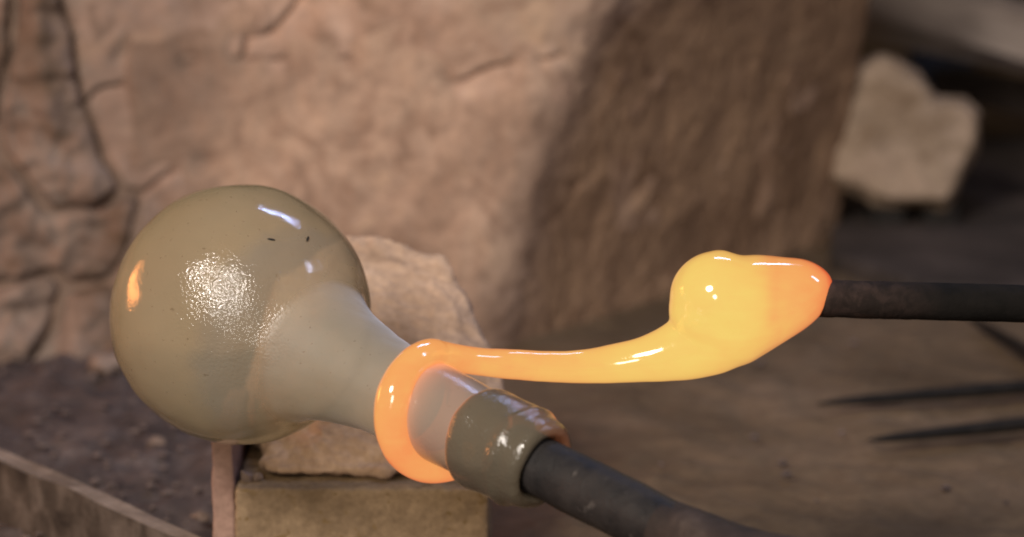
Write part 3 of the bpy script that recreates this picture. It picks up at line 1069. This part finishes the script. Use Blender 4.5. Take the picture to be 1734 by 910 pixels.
# cone of glass that grips the rod: upright round sections from the photographed top and bottom edges
secs = catmull([(1236, 528, 78), (1262, 526, 92), (1285, 519, 86), (1310, 512.5, 78), (1340, 504.5, 67), (1365, 498, 57), (1385, 493.5, 44), (1398, 489, 31), (1407, 484.5, 17), (1412, 481, 4)], 5)
V, F = [], []
for (qx_, qy_, qr_) in secs:
    ctr = P(qx_, qy_, DG)
    for k in range(40):
        an = 2 * math.pi * k / 40
        V.append(ctr + (UP * math.cos(an) - FWD * math.sin(an)) * (qr_ / FPX * DG))
for i in range(len(secs) - 1):
    for k in range(40):
        F.append((i * 40 + k, i * 40 + (k + 1) % 40, (i + 1) * 40 + (k + 1) % 40, (i + 1) * 40 + k))
F.append(tuple(reversed(range(40))))
F.append(tuple((len(secs) - 1) * 40 + k for k in range(40)))
pieces.append((V, F))
V, F = ball(P(1219, 442, DG - 0.006), 21 / FPX * DG, 20, 14)
pieces.append((V, F))
V, F = ball(coil[0][:3], coil[0][3], 24, 16)
pieces.append((V, F))
# slanted lip that grips the rod
me = mesh_from(*join(pieces))
me = voxel(me, 0.0009, 22)
co, no = co_of(me), no_of(me)
ed = np.zeros(len(me.edges) * 2, dtype=int)
me.edges.foreach_get('vertices', ed)
ed = ed.reshape(-1, 2)
deg = np.bincount(ed.ravel(), minlength=len(co)).astype(float)
soft = smooth01((co[:, 0] - P(1190, 540, DG).x) / 0.012)[:, None]
for _ in range(70):
    acc = np.zeros_like(co)
    np.add.at(acc, ed[:, 0], co[ed[:, 1]])
    np.add.at(acc, ed[:, 1], co[ed[:, 0]])
    co = co + soft * 0.5 * (acc / deg[:, None] - co)
set_co(me, co)
co, no = co_of(me), no_of(me)
set_co(me, co + no * (fbm(co, 45, 2) * 0.0005 + soft[:, 0] * 0.0006)[:, None])
co, no = co_of(me), no_of(me)
# temperature: hottest along the trail and the lobe, cooler at the rod and along the coil
rel = co - np.array(CAM)
dep = rel @ np.array(FWD)
qx = CX + FPX * (rel @ np.array(RT)) / dep
qy = CY - FPX * (rel @ np.array(UP)) / dep
x3 = co[:, 0]
xk = [P(x, 540, DG).x for x in (640, 760, 900, 1050, 1150, 1260, 1300, 1330, 1385, 1412)]
heat = np.interp(x3, xk, [0.42, 0.40, 0.64, 0.84, 0.97, 0.90, 0.72, 0.58, 0.32, 0.05])
heat -= 0.27 * np.exp(-((x3 - P(1303, 500, DG).x) / 0.0026) ** 2) * (no[:, 2] > -0.2)  # fold shading painted in: darker orange band at the lobe's crease
axial = (co - np.array(BULB)) @ np.array(AX)
coilm = np.linalg.norm(co - np.array(BULB) - axial[:, None] * np.array(AX), axis=1)
oncoil = (coilm < RCOIL + 0.012) & (axial < S_RING + 0.04) & (x3 < P(800, 600, DG).x)
rim = np.clip((coilm - RCOIL) / 0.008, -1, 1)
heat = np.where(oncoil, 0.58 + 0.0 * rim - 0.25 * np.clip((axial - S_RING) / 0.018, 0, 1), heat)
heat = np.clip(heat, 0, 1)
# smooth the temperature a little across the skin
ed = np.zeros(len(me.edges) * 2, dtype=int)
me.edges.foreach_get('vertices', ed)
ed = ed.reshape(-1, 2)
for _ in range(30):
    acc = heat.copy()
    cnt = np.ones(len(heat))
    np.add.at(acc, ed[:, 0], heat[ed[:, 1]])
    np.add.at(acc, ed[:, 1], heat[ed[:, 0]])
    np.add.at(cnt, ed[:, 0], 1)
    np.add.at(cnt, ed[:, 1], 1)
    heat = acc / cnt

faces = [tuple(p.vertices) for p in me.polygons]
fx = np.array([x3[list(f)].mean() for f in faces])
fo = np.array([oncoil[list(f)].mean() > 0.5 for f in faces])
mg = empty('molten_glass', P(1240, 640, DG))
tag(mg, 'glowing yellow orange molten glass drawn from the black rod and coiled round the neck', 'molten glass')
xg = P(1130, 540, DG).x
for nm, mask in (('coil', fo), ('trail', (~fo) & (fx < xg)), ('gather', (~fo) & (fx >= xg))):
    fs = [faces[i] for i in np.nonzero(mask)[0]]
    if not fs:
        continue
    arr = sorted(set(i for f in fs for i in f))
    mp = {i: k for k, i in enumerate(arr)}
    m2 = mesh_from(co[arr], [tuple(mp[i] for i in f) for f in fs], nm)
    add_attr(m2, 'warmth', heat[arr])
    o = link(nm, m2, 'molten', mg)
    m2.normals_split_custom_set_from_vertices([tuple(v) for v in no[arr]])

# punty rod
rr0 = 32.0 / FPX * DG
path = []
ra, rb = P(1330, 504, DG), P(1960, 521, DG + 0.004)
SCL = 0.42
for i in range(80):
    f = i / 79
    p = ra.lerp(rb, f)
    path.append((p.x, p.y, p.z, rr0))
V, F = tube(path, 40)
me = mesh_from(V, F)
c, n = co_of(me), no_of(me)
near = np.clip((P(1560, 508, DG).x - c[:, 0]) / 0.05, 0, 1)
set_co(me, c + n * (fbm(c, 90, 4, 0.6) * (0.0003 + 0.0007 * near))[:, None])
rod = link('punty_rod', me, 'rod_iron')
add_attr(me, 'scale', np.clip((P(1600, 508, DG).x - co_of(me)[:, 0]) / 0.05, 0, 1))
tag(rod, 'straight black iron rod entering from the right with molten glass on its end', 'rod')
